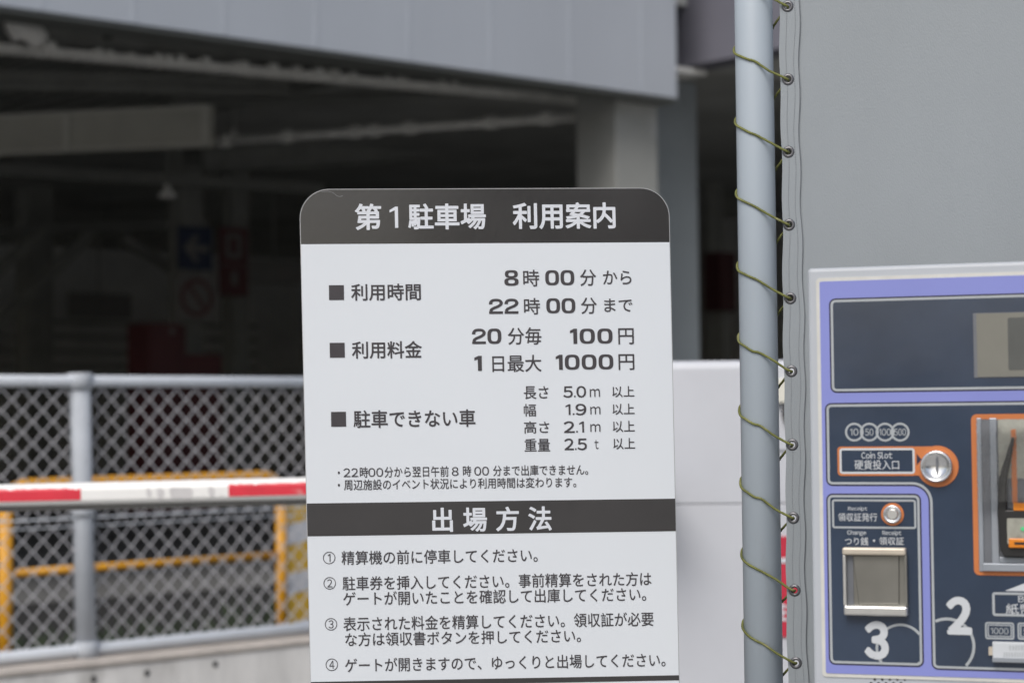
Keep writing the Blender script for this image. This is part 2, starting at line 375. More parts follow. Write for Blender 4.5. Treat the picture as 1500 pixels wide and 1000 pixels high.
m.build('louvre', M['beam_dk'], bld)

def bthing(name, px, py, y, label, cat, group=None):
    p = H(px, py, y); P = B.o + B.U*p.x + B.D*p.y + Vector((0, 0, p.z))
    o = empty(name, P, B.yaw, label, cat, group)
    return o, p
def rel(p, q): return q-p
# boxed duct
DF = Frame(305, 185, 16.6, -13)
p = DF.hit(305, 185); o = empty('ventilation_duct', DF.o+Vector((0, 0, p.z)), DF.yaw, 'long grey boxed duct with recessed panels hanging below the ceiling', 'duct')
z1_, z0_ = DF.hit(150, 160.5).z-p.z, DF.hit(150, 220).z-p.z; x1_ = 0; x0_ = DF.hit(-120, 185).x
m = MB(); m.box(x0_, x1_, .03, .14, z0_, z1_); m.build('duct_body', M['duct_in'], o)
m = MB(); fr_ = .035; m.box(x0_, x1_, 0, .028, z1_-fr_, z1_); m.box(x0_, x1_, 0, .028, z0_, z0_+fr_)
for px in (-118, 96, 299): x = DF.hit(px, 190).x; m.box(x-.03, x+.03, 0, .028, z0_+fr_+.001, z1_-fr_-.001)
m.build('duct_frame', M['duct'], o)
for x in (x0_+.4, x1_-.3): m = MB(); m.tube([(x, .085, z1_), (x, .085, zc-p.z)], .012); m.build('hanger', M['beam_dk'], o)
# floodlight clump at the edge beam
o, p = bthing('floodlight', 40, 55, .95, 'pale bulky floodlight fixed above the beam at the far left', 'lamp')
m = MB(); m.tube([(-.13, 0, .02), (-.07, -.02, .05), (.02, -.03, .03), (.08, -.02, -.02)], .075, 10); m.build('lamp_body', M['lampw'], o)
m = MB(); m.tube([(.12, 0, -.045), (.19, 0, -.05)], .05, 10); m.build('lamp_cap', M['beam'], o)
m = MB(); m.bar((0, .03, -.06), (0, .03, .14), .03, .05); m.build('bracket', M['beam_dk'], o)
# hanging lamps
for px, py, y, s, lb in ((245, 285, 7.5, .75, 'small white bell lamp hanging on a rod, lower of the two'), (343, 203, 5.0, .6, 'small white bell lamp at the end of the service pipe')):
    o, p = bthing('ceiling_lamp', px, py, y, lb, 'lamp', 'bell lamps under the deck')
    m = MB(); n = 20; prof = [(.012, .16), (.03, .13), (.06, .07), (.125, 0.0), (.125, -.05), (.11, -.055)]
    vs = [(r*s*math.cos(2*math.pi*k/n), r*s*math.sin(2*math.pi*k/n), z*s) for r, z in prof for k in range(n)]
    m.add(vs, [(i*n+k, i*n+(k+1) % n, (i+1)*n+(k+1) % n, (i+1)*n+k) for i in range(len(prof)-1) for k in range(n)] + [tuple(range((len(prof)-1)*n, len(prof)*n))], True)
    m.build('lamp_shade', M['lampw'], o)
    m = MB(); m.tube([(0, 0, .15*s), (0, 0, zc-p.z)], .012); m.build('rod', M['beam_dk'], o)
# boards on the columns
def board(name, x0, y0, x1, y1, y, mt, label, cat):
    o, p = bthing(name, x0, y1, y, label, cat)
    q = H(x1, y0, y)-p; m = MB(); m.box(0, q.x, 0, .03, 0, q.z); m.build('board', M[mt], o, .004)
    return o, q
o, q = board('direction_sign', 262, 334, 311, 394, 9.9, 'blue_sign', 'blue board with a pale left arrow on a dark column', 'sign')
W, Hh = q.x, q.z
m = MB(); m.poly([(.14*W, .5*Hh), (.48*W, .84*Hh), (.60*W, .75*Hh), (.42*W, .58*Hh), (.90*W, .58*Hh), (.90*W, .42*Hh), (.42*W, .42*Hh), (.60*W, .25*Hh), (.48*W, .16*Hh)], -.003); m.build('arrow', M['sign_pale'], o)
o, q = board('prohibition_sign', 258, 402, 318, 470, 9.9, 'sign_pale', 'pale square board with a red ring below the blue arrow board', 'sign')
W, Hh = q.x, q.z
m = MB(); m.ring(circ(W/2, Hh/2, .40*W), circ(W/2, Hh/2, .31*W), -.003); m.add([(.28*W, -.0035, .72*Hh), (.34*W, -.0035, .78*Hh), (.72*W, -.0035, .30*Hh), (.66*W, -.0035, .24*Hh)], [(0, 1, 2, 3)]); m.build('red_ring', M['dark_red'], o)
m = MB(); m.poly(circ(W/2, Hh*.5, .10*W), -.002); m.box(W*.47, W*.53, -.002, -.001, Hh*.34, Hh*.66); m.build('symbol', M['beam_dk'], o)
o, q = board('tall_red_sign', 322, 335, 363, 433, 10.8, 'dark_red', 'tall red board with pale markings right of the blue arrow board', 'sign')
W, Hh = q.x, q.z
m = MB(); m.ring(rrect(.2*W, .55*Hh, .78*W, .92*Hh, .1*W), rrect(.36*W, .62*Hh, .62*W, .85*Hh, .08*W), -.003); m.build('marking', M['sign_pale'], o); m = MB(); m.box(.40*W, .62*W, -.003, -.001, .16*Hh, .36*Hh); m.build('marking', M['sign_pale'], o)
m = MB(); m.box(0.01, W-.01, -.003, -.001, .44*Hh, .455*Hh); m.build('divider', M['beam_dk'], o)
# hydrant cabinet
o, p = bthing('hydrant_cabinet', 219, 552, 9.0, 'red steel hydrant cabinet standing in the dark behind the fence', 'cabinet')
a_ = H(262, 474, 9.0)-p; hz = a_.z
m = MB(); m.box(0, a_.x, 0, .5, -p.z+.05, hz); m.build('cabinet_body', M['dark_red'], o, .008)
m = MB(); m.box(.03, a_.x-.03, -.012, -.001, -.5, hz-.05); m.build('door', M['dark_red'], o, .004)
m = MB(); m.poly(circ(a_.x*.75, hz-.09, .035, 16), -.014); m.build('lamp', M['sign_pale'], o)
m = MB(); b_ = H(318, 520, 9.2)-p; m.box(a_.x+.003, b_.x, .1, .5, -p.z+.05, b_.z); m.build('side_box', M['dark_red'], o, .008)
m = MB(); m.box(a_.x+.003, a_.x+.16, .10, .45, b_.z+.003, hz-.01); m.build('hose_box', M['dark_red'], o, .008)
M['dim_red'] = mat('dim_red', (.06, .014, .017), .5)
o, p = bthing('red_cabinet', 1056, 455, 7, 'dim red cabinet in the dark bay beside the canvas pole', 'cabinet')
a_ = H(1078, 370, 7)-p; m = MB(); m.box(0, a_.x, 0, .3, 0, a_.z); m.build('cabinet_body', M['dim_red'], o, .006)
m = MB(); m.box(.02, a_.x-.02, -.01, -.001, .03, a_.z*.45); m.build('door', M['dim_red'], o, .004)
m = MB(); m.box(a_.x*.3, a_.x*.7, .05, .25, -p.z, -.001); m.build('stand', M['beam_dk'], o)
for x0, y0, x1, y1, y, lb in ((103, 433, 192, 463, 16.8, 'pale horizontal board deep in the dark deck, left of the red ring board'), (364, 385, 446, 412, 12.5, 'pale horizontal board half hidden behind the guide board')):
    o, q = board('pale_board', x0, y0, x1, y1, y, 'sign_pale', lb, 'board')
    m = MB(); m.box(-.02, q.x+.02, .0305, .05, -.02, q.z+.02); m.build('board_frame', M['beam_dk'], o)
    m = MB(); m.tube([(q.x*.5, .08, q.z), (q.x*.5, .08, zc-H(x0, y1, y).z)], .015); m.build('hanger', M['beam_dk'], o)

# ================================================================== chain-link fence, kerb, guard rail
F = Frame(0, 900, 7.0, 43)
fen = empty('chain_link_fence', F.o, F.yaw, 'grey chain-link fence with pipe rails standing on a concrete kerb', 'fence')
zt = F.hit(200, 558.5).z; zb = F.hit(200, 943).z; xl = F.hit(-330, 700).x; xe = F.hit(730, 700).x
rr_ = .0214
posts = [(F.hit(117, 560), F.hit(126, 968))]
dxp = 2.0
for s in (-1, 1): posts.append((posts[0][0]+Vector((dxp*s, 0, 0)), posts[0][1]+Vector((dxp*s, 0, 0))))
zk = F.hit(0, 983, -.13).z-.022
for a, b in posts:
    ln = (b-a)/(b.z-a.z); bot = a+ln*(zk-a.z)
    m = MB(); m.tube([bot, a+ln*(.022)], .038, 16); m.tube([a+ln*.022, a+ln*.034], .030, 16); m.build('post', M['post'], fen)
    for z, h in ((zt, .03), (zb, .03), (zb+.50, .022)):
        m = MB(); c = a+ln*(z-a.z); m.tube([c-ln*h, c+ln*h], .0445, 16); m.build('clamp', M['post'], fen)
for z in (zt, zb):
    m = MB(); m.tube([(xl, 0, z), (xe, 0, z)], rr_, 14); m.build('rail', M['galv'], fen)
m = MB(); m.tube([(xl, -.012, zb+.475), (xe, -.012, zb+.475)], .003, 6); m.tube([(xl, -.012, zb+.445), (xe, -.012, zb+.445)], .002, 6); m.build('tension_wire', M['galv'], fen)
m = MB(); WH, WV = .0405, .0385; nx = int((xe-xl)/WH); nz_ = int((zt-zb-.03)/WV); WR = .0034
for i in range(nx):
    prev = None; pts = []
    for k in range(nz_+1):
        x = xl+WH*(i+(0 if (k+i) % 2 == 0 else 1)); pts.append((x, -.004 if (k+i) % 2 == 0 else .004, zb+.015+WV*k))
    m.tube(pts, WR, 5, cap=False)
m.build('wire_mesh', M['wire'], fen)

kerb = Frame(0, 900, 7.0, 43)
m = MB(); m.add([(-3.5, .17, .004), (9, .17, .004), (9, 5.6, .004), (-3.5, 5.6, .004)], [(0, 1, 2, 3)]); rd_ = m.build('road', M['asphalt']); rd_.location = F.o; rd_.rotation_euler = (0, 0, F.yaw); tag(rd_, kind='structure')
m = MB(); m.box(xl-2, xe+1, -.13, .16, 0, zk); kb = m.build('kerb', M['conc'], None, .012, 3); kb.location = F.o; kb.rotation_euler = (0, 0, F.yaw); tag(kb, kind='structure')
m = MB()
m.box(xl-2, xe+1, -.137, .163, zk+.0005, zk+.022); m.build('kerb_top', M['conc_top'], kb, .006, 2); m = MB()
for px, py in ((137, 994), (215, 985), (315, 972)):
    q = F.hit(px, py, -.131); m.poly(circ(q.x, q.z, .012, 12), -.1335)
kh = m.build('kerb_hole', M['rubber'], kb)

gy = 1.15
G = lambda px, py: F.hit(px, py, gy)
gp0 = G(8, 700); gp1 = G(411, 700); gt = G(395, 697).z
gr = empty('guard_rail', F.o+F.U*gp0.x+F.D*gy, F.yaw, 'orange-yellow pipe guard rail with a round corner behind the fence', 'guard rail')
L_ = gp1.x-gp0.x
for x, wd in ((0, .03), (L_, .026)):
    m = MB(); m.tube([(x, 0, 0), (x, 0, gt-.10)], wd, 12); m.build('post', M['yellow'], gr)
m = MB(); arc = [(L_-.10+.10*math.sin(R(a)), 0, gt-.10+.10*math.cos(R(a))) for a in range(0, 91, 15)]
arc2 = [(.10-.10*math.sin(R(a)), 0, gt-.10+.10*math.cos(R(a))) for a in range(90, -1, -15)]
m.tube(arc2+arc, .026, 12); m.build('top_bar', M['yellow'], gr)
zm_ = G(210, 826).z; m = MB(); m.tube([(.02, 0, zm_), (L_-.02, 0, zm_)], .018, 10); m.build('middle_bar', M['yellow'], gr)
# striped guard board
sb0 = G(419, 912); sbt = G(424, 736).z; sbx = G(515, 800).x
so = empty('striped_panel', F.o+F.U*sb0.x+F.D*gy, F.yaw, 'yellow and white slant-striped guard panel behind the fence beside the guide board', 'guard panel')
Wd = sbx-sb0.x; dp = .03
m = MB(); m.box(0, Wd, 0, dp, 0, sbt); m.build('board', M['stripe_y'], so, .006)
nst = 3; hs_ = (sbt-.02)/3.2
for i in range(nst+1):
    z = .42*hs_+i*hs_; sl = .16*Wd
    pts = [(.0, z), (Wd, z+sl), (Wd, z+sl+hs_*.42), (0, z+hs_*.42)]
    pts = [(x, min(zz, sbt-.004)) for x, zz in pts]
    m = MB(); m.poly(pts, -.002); m.build('white_stripe', M['stripe_w'], so)
# low weeds behind the fence
m = MB(); rg = random.Random(5)
for i in range(2600):
    px = rg.uniform(-.3, 4.2); d = gy+rg.uniform(.25, .9); h = rg.uniform(.06, .28)*(1.0 if 1.6 < px < 3.4 else .8); a = rg.uniform(0, 6.28); wv = rg.uniform(.005, .012)
    x = gp0.x+px; dx, dy = math.cos(a)*wv, math.sin(a)*wv; lx, ly = rg.uniform(-.1, .1), rg.uniform(-.1, .1)
    m.add([(x-dx, d-dy, 0), (x+dx, d+dy, 0), (x+dx*.6+lx*.5, d+dy*.6+ly*.5, h*.6), (x+lx, d+ly, h)], [(0, 1, 2), (0, 2, 3)])
gg = m.build('grass', M['grass']); gg.location = F.o; gg.rotation_euler = (0, 0, F.yaw); tag(gg, 'low dark green weeds growing behind the fence', 'grass', kind='stuff')

# ================================================================== barrier gate: cabinet and arm
K = Frame(1060, 600, 4.70, -3)
cab = empty('barrier_gate', K.o, K.yaw, 'white barrier gate cabinet with a red notice and a red and white barrier arm', 'barrier gate')
cl, cr = K.hit(905, 700).x, K.hit(1187, 700).x; ct = K.hit(1040, 528).z; cs = K.hit(1040, 737).z; cm = K.hit(1040, 690).z
m = MB(); m.box(cl, cr, .001, .34, .08, cs-.002); m.build('cabinet_body', M['cab'], cab, .003, 2)
hp = [(-.001, cs)] + [(.021-.022*math.cos(R(a)), ct-.022+.022*math.sin(R(a))) for a in range(0, 91, 15)] + [(.342, ct), (.342, cs)]
nh = len(hp); m = MB(); m.add([(x, y, z) for x in (cl-.001, cr+.001) for y, z in hp], [(i, (i+1) % nh, (i+1) % nh+nh, i+nh) for i in range(nh)]+[tuple(range(nh)), tuple(range(2*nh-1, nh-1, -1))]); m.build('hood', M['cab'], cab, .0015, 2)
m = MB(); m.box(cl+.002, cr-.002, .006, .335, cs-.006, cs+.002); m.build('seam', M['cab_dk'], cab)
m = MB(); m.box(cl-.02, cr+.02, -.02, .37, 0, .078); m.build('base', M['conc'], cab)
a_, b_ = K.hit(1128, 590), K.hit(1183, 554); m = MB(); m.prism(rrect(a_.x, a_.z, b_.x, b_.z, .008), -.02, -.0045); m.build('lamp_lens', M['cream'], cab, .003)
c_ = K.hit(1170, 606); m = MB(); m.prism(circ(c_.x, c_.z, .040), -.016, -.0045); m.build('round_hub', M['black'], cab, .003)
for py in (658,):
    z = K.hit(1150, py).z; m = MB(); m.box(K.hit(1130, py).x, cr-.01, -.0058, -.0045, z-.002, z+.002); m.build('panel_line', M['cab_dk'], cab)
a_, b_ = K.hit(1126, 932), K.hit(1180, 785); m = MB(); m.box(a_.x, b_.x, -.004, .0035, a_.z, b_.z); rs = m.build('red_notice', M['red_sign'], cab)
a2, b2 = K.hit(1126, 824), K.hit(1180, 816); m = MB(); m.box(a_.x, b_.x, -.0055, -.0042, a2.z, b2.z); m.build('white_rule', M['ink_white'], rs)
lettering(rs, K, '注意', 1131, 1176, 880, 908, M['ink_white'], -.0052, .03)

A0, A1 = at(-420, 735.2, 4.50), at(955, 702.8, 4.50)
ax = (A0-A1); AL = ax.length; tl_ = ax.normalized()
arm_h = 32.0*4.5/FPX
def armprof(h, d):   # front at -d/2
    return [(-d/2, -.30*h), (-d/2, .20*h), (-d*.36, .40*h), (-d*.15, .5*h), (d*.15, .5*h), (d*.36, .40*h), (d/2, .2*h), (d/2, -.3*h), (d*.32, -.5*h), (-d*.32, -.5*h)]
def extr(pr, x0, x1):
    n = len(pr); m = MB()
    m.add([(x0, y, z) for y, z in pr]+[(x1, y, z) for y, z in pr], [(i, (i+1) % n, (i+1) % n+n, i+n) for i in range(n)]+[tuple(range(n)), tuple(range(2*n-1, n-1, -1))]); return m
AD = .045
arm = extr(armprof(arm_h, AD), -AL, 0).build('barrier_arm', M['arm_white'], cab, .003, 2)      # runs along its local -x
arm.location = K.loc(A1); arm.rotation_euler = (0, math.asin(tl_.z), -K.yaw)
m = MB(); m.box(-AL, -.05, -AD*.30, AD*.30, -arm_h*.5-.012, -arm_h*.5-.0005); m.build('rubber_strip', M['rubber'], arm)
AF = Frame(955, 702.8, 4.50, 0)
def armx(px): return (px-955)*4.5/FPX
for x0, x1 in ((-320, -215), (-98, 123), (338, 560), (740, 850)):
    m = MB(); e_ = [(-AD/2-.0012, -.27*arm_h), (-AD/2-.0012, .18*arm_h), (-AD*.43-.0012, .30*arm_h)]
    a_, b_ = armx(x0), armx(x1); seg = 40; vs = []; rq = random.Random(int(x0))
    for i in range(seg+1):
        x = a_+(b_-a_)*i/seg
        for j, (y, z) in enumerate(e_):
            zz = z - (abs(rq.gauss(0, .0012)) if j == 2 else 0); vs.append((x, y, zz))
    m.add(vs, [(i*3+j, (i+1)*3+j, (i+1)*3+j+1, i*3+j+1) for i in range(seg) for j in range(2)]); m.build('red_band', M['arm_red'], arm)
for x0, x1, zlo in ((218, 226, -.2), (233, 244, -.3), (252, 286, -.3), (308, 318, -.25)):
    m = MB(); a_, b_ = armx(x0), armx(x1); pts = [(a_+.004, zlo*arm_h), (b_-.003, zlo*arm_h*1.1), (b_, .0), (b_-.004, .17*arm_h), (a_+.002, .19*arm_h), (a_, .03*arm_h)]
    m.poly(pts, -AD/2-.001); m.build('tape_mark', M['arm_grey'], arm)
m = MB(); m.prism(circ(-.01, 0, .045, 28), -AD/2-.02, .20); m.build('pivot_hub', M['zinc'], arm, .003)

# ================================================================== office block added unseen behind the viewer, to shape the header's reflections
ob_ = empty('reflection_block', (13.1, -26, 0), 0, 'plain grey two-storey block with rows of windows, unseen, added for reflections', 'building')
m = MB(); m.box(-10.5, 16, -8, 0, 0, 6.2); m.build('wall', M['office'], ob_)
for fl in range(2):
    for i in range(8):
        x = -9.6+i*3.2; z = .9+fl*3
        m = MB(); m.box(x, x+2.1, .003, .06, z, z+1.6); fr2 = m.build('window', M['zinc'], ob_)
        m = MB(); m.box(x+.06, x+2.04, .062, .07, z+.06, z+1.54); m.build('pane', M['navy_dk'], fr2)
m = MB(); m.box(-10.8, 16.3, -8.3, .3, 6.203, 6.45); m.build('roof', M['beam_dk'], ob_)

# clipped hedge added unseen behind the viewer, for the machine's glossy front to reflect
hg = empty('hedge', (-5, -9, 0), 0, 'unseen clipped green hedge added for reflections', 'hedge')
m = MB(); rh = random.Random(9)
for i in range(9000):
    x = rh.uniform(-5, 5); y = rh.uniform(-.6, .6); top = 1.25+.18*math.sin(x*1.7)+.12*math.sin(x*4.1+1); z = top*rh.random()**.7
    if abs(y) < .35 and z < top-.25: y = math.copysign(rh.uniform(.35, .6), y)
    c = Vector((x, y, max(.05, z))); a = Vector((rh.gauss(0, 1), rh.gauss(0, 1), rh.gauss(0, 1))).normalized(); b = a.orthogonal().normalized(); l = rh.uniform(.035, .07)
    m.add([c-a*l, c+b*l*.5, c+a*l, c-b*l*.5], [(0, 1, 2, 3)])
m.build('foliage', M['leaf'], hg)
for i in range(14):
    m = MB(); x = -4.7+i*.72; m.tube([(x, 0, 0), (x+rh.uniform(-.1, .1), rh.uniform(-.1, .1), 1.0)], .025, 7); m.build('stem', M['bark'], hg)

# ================================================================== guide board
S = Frame(715, 600, 2.43, 3.4)
sg = empty('guide_board', S.o, S.yaw, 'white parking guide board with dark header and Japanese rules', 'sign')
SH = math.tan(R(.65))
def edge(px_a, py_a, px_b, py_b):
    return S.hit(px_a, py_a), S.hit(px_b, py_b)
la, lb = edge(439.9, 358.9, 454.5, 998.5); ra, rb_ = edge(981.6, 354.1, 995.3, 987.7)
def lx(z): return la.x+(lb.x-la.x)*(z-la.z)/(lb.z-la.z)
def rx(z): return ra.x+(rb_.x-ra.x)*(z-ra.z)/(rb_.z-ra.z)
ztop = S.hit(700, 276.0).z; zlow = .42
rad = 43*2.43/FPX; TH = .004
def outline(z0, z1, ins=0.0, rtop=None, n=12):
    out = [(lx(z0)+ins, z0), (rx(z0)-ins, z0)]
    if rtop:
        r = rtop
        for k in range(n+1):
            a = R(90*k/n); out.append((rx(z1-r)-ins-r+r*math.cos(a), z1-ins-r+r*math.sin(a)))
        for k in range(n+1):
            a = R(90+90*k/n); out.append((lx(z1-r)+ins+r+r*math.cos(a), z1-ins-r+r*math.sin(a)))
    else: out += [(rx(z1)-ins, z1), (lx(z1)+ins, z1)]
    return out
m = MB(); m.prism(outline(zlow, ztop, 0, rad), 0, TH); m.build('panel_edge', M['edge'], sg)
hb = S.hit(710, 356.4).z
m = MB(); m.prism(outline(zlow+.001, hb, .0009), -.0006, -.0001); m.build('white_face', M['sign_white'], sg)
m = MB(); m.prism(outline(hb+.0001, ztop, .0009, rad-.0008), -.0006, -.0001); hd = m.build('header_band', M['sign_dark'], sg)
z1_, z0_ = S.hit(718, 733.4).z, S.hit(718, 781.2).z
m = MB(); m.poly(outline(z0_, z1_, .0008), -.0009); bd = m.build('section_band', M['band_dark'], sg)
z1_, z0_ = S.hit(725, 993).z, S.hit(725, 1000.5).z
m = MB(); m.poly(outline(z0_, z1_, .0008), -.0009); m.build('section_rule', M['band_dark'], sg)
TY = -.0011
ca = lambda x0, x1, y0, y1: (430+x0/2.586, 430+x1/2.586, 260+y0/2.586, 260+y1/2.586)
cb = lambda x0, x1, y0, y1: (430+x0/2.586, 430+x1/2.586, 620+y0/2.586, 620+y1/2.586)
def T(text, box, off=.007, wide=1.3, track=0., parent=sg, mt='ink'):
    return lettering(parent, S, text, *box, M[mt], TY, off, wide, track, SH)
T('第', ca(235, 330, 102, 197), .022, parent=hd, mt='ink_white'); T('1', ca(364, 396, 111, 191), .012, parent=hd, mt='ink_white')
T('駐車場', ca(436, 726, 101, 195), .022, parent=hd, mt='ink_white'); T('利用案内', ca(832, 1217, 97, 193), .022, parent=hd, mt='ink_white')
m = MB(); m.tube([Vector((q_.x, -.0008, q_.z)) for q_ in spline([S.hit(*p) for p in ((471, 281.5), (479, 280.5), (487, 282), (492, 286), (497, 288), (502, 287))], 5)], .00016, 5); m.build('film_crease', M['edge'], hd)
for y0, y1, x in ((408, 464, 134), (626, 682, 137), (887, 943, 142)):
    b = ca(x, x+56.5, y0, y1); yc = (b[2]+b[3])/2
    xl_, xr_, zt_, zb_ = S.hit(b[0], yc).x, S.hit(b[1], yc).x, S.hit(b[0], b[2]).z, S.hit(b[0], b[3]).z
    m = MB(); m.poly([(xl_+.0002, zb_), (xr_+.0002, zb_), (xr_, zt_), (xl_, zt_)], TY); m.build('square_bullet', M['ink'], sg)
T('利用時間', ca(219, 481, 403, 465), .014)
T('利用料金', ca(222, 485, 620, 684), .014)
T('駐車できない車', ca(228, 688, 880, 945), .014)
BO = 'B'
T('8', ca(798, 852, 351, 410), BO); T('時', ca(870, 930, 350, 412)); T('00', ca(953, 1063, 351, 408), BO); T('分', ca(1085, 1145, 349, 410)); T('から', ca(1172, 1279, 353, 404))
T('22', ca(740, 852, 459, 516), BO); T('時', ca(873, 933, 457, 518)); T('00', ca(957, 1067, 457, 514), BO); T('分', ca(1089, 1148, 455, 516)); T('まで', ca(1177, 1283, 459, 508))
T('20', ca(676, 787, 572, 630), BO); T('分毎', ca(812, 938, 568, 632)); T('100', ca(1047, 1208, 572, 629), BO, track=.05); T('円', ca(1230, 1288, 571, 631))
T('1', ca(685, 713, 675, 732), BO); T('日最大', ca(753, 938, 672, 735)); T('1000', ca(993, 1211, 670, 727), BO, track=.03); T('円', ca(1231, 1290, 669, 728))
for (tx, x0, x1, y0, y1), (nu, n0, n1, m0, m1), (un, q0, q1, p0, p1), (w0, w1, v0, v1) in (
  (('長さ', 872, 965, 790, 838), ('5.0', 1022, 1107, 790, 832), ('m', 1122, 1160, 800, 830), (1207, 1290, 790, 831)),
  (('幅', 872, 918, 857, 904), ('1.9', 1030, 1108, 857, 899), ('m', 1124, 1162, 867, 896), (1208, 1291, 856, 897)),
  (('高さ', 873, 968, 922, 968), ('2.1', 1024, 1100, 923, 965), ('m', 1124, 1162, 933, 962), (1209, 1292, 921, 963)),
  (('重量', 875, 971, 988, 1036), ('2.5', 1026, 1110, 988, 1031), ('t', 1140, 1155, 993, 1027), (1211, 1293, 986, 1028))):
    T(tx, ca(x0, x1, y0, y1)); T(nu, ca(n0, n1, m0, m1), .016); T(un, ca(q0, q1, p0, p1), .004); T('以上', ca(w0, w1, v0, v1), .008)
T('・22時00分から翌日午前 8 時 00 分まで出庫できません。', cb(168, 1115, 160, 200), .008, 1.35)
T('・周辺施設のイベント状況により利用時間は変わります。', cb(168, 1070, 207, 247), .008)
T('出場方法', cb(527, 975, 317, 406), .022, track=.32, parent=bd, mt='ink_white')
for d, cx, cy in (('1', 135, 508), ('2', 137, 604), ('3', 142, 759), ('4', 145, 912)):
    b = cb(cx-23, cx+23, cy-23, cy+23); c0 = S.hit((b[0]+b[1])/2, (b[2]+b[3])/2); r_ = 23/2.586*2.43/FPX
    m = MB(); m.ring(circ(c0.x, c0.z, r_), circ(c0.x, c0.z, r_-.00085), TY); rg_ = m.build('step_ring', M['ink'], sg)
    wd_ = 5 if d == '1' else 9.5
    lettering(rg_, S, d, *cb(cx-wd_, cx+wd_, cy-15, cy+15), M['ink'], TY, .0, 1, 0, SH)
T('精算機の前に停車してください。', cb(182, 924, 477, 529), .007)
T('駐車券を挿入してください。事前精算をされた方は', cb(186, 1355, 570, 622), .007)
T('ゲートが開いたことを確認して出庫してください。', cb(188, 1335, 628, 680), .007)
T('表示された料金を精算してください。領収証が必要', cb(189, 1363, 722, 775), .007)
T('な方は領収書ボタンを押してください。', cb(196, 1088, 784, 835), .007)
T('ゲートが開きますので、ゆっくりと出場してください。', cb(195, 1408, 878, 930), .007)
for fx in (.2, .8):
    x = lx(.8)+(rx(.8)-lx(.8))*fx
    m = MB(); m.box(x-.015, x+.015, TH+.001, .036, .02, 1.25); m.build('leg', M['zinc'], sg, .002)
    m = MB(); m.box(x-.06, x+.06, -.16, .24, 0, .019); m.build('foot_plate', M['zinc'], sg, .002)

# ================================================================== pole, canvas, rope
PY = 2.53; PR = .0243
pb = at(1108.6, 330, PY); pl = empty('steel_pole', (pb.x, pb.y, 0), 0, 'pale blue-grey round pole that the canvas is laced to', 'pole')
m = MB(); m.tube([(0, 0, .008), (0, 0, 3.0)], PR, 40); m.build('pole_tube', M['pole'], pl)
m = MB(); m.prism(rrect(-.09, -.09, .09, .09, .02), 0, .008)
m.v = [(x, z, y) for x, y, z in m.v]; m.build('base_plate', M['zinc'], pl)
m = MB(); m.tube([(0, 0, 3.0), (0, 0, 3.02)], PR+.002, 40); m.build('pole_cap', M['zinc'], pl)

V = Frame(1158, 500, 2.503, -14)
cv = empty('canvas_sheet', V.o, V.yaw, 'grey vinyl canvas sheet laced to the pole through eyelets', 'canvas')
eye = [(1154, 10), (1154.6, 117), (1155.2, 223), (1156.2, 329.5), (1158, 437), (1159.6, 543.5), (1160.8, 651), (1162.4, 758), (1164.2, 864), (1166.2, 970)]
E_ = [V.hit(*p) for p in eye]
st = (E_[-1]-E_[0])/9
E_ = [E_[0]-st*2, E_[0]-st] + E_ + [E_[-1]+st, E_[-1]+st*2]
wl, wr = V.hit(1147, 500).x-E_[6].x, V.hit(1175, 500).x-E_[6].x   # hem to the left and right of the eyelet line
HR = .0036; NS = 32
m = MB()
def hem_edge(z, side):
    base = E_[0].x+(E_[-1].x-E_[0].x)*(z-E_[0].z)/(E_[-1].z-E_[0].z)
    t = (E_[0].z-z)/(-st.z)
    if side < 0: return base+wl+.0007*math.sin(t*2*math.pi+.6)+.0006*math.sin(t*1.7)
    return base+wr+.0010*math.sin(t*2*math.pi)+.0014*math.sin(t*1.1+.5)
def cyv(x, z, t0=0):                      # depth of the sheet: soft folds
    return .010*math.sin(x*6+z*1.3)*min(1, max(0, (x-.02)*6)) + .0022*math.sin(z*9+x*7)*min(1, max(0, x*10))
for ie, e_ in enumerate(E_):
    zt_ = (e_.z+E_[ie-1].z)/2 if ie else e_.z-st.z/2
    zb_ = (e_.z+E_[ie+1].z)/2 if ie < len(E_)-1 else e_.z+st.z/2
    outer = []
    for k in range(8): z = zb_+(zt_-zb_)*k/8; outer.append((hem_edge(z, 1), z))
    for k in range(4): outer.append((hem_edge(zt_, 1)+(hem_edge(zt_, -1)-hem_edge(zt_, 1))*k/4, zt_))
    for k in range(8): z = zt_+(zb_-zt_)*k/8; outer.append((hem_edge(z, -1), z))
    for k in range(4): outer.append((hem_edge(zb_, -1)+(hem_edge(zb_, 1)-hem_edge(zb_, -1))*k/4, zb_))
    # rotate the rim of the hole to meet each point of the outline
    inner = []; n_ = len(outer)
    lens = [math.hypot(outer[i][0]-outer[i-1][0], outer[i][1]-outer[i-1][1]) for i in range(n_)]
    for p in outer:
        a = math.atan2((p[1]-e_.z)*.45, p[0]-e_.x); inner.append((e_.x+HR*math.cos(a), e_.z+HR*math.sin(a)))
    m.ring(inner, outer, -.0016)
for zhi, zlo in ((3.0, E_[0].z-st.z/2), (E_[-1].z+st.z/2, .06)):
    n = 10
    for i in range(n):
        a_, b_ = zlo+(zhi-zlo)*i/n, zlo+(zhi-zlo)*(i+1)/n
        m.add([(hem_edge(a_, -1), -.0016, a_), (hem_edge(a_, 1), -.0016, a_), (hem_edge(b_, 1), -.0016, b_), (hem_edge(b_, -1), -.0016, b_)], [(0, 1, 2, 3)])
hem = m.build('hem', M['canvas'], cv)
_bm = bmesh.new(); _bm.from_mesh(hem.data); bmesh.ops.remove_doubles(_bm, verts=_bm.verts, dist=2e-5); bmesh.ops.recalc_face_normals(_bm, faces=_bm.faces); _bm.to_mesh(hem.data); _bm.free()
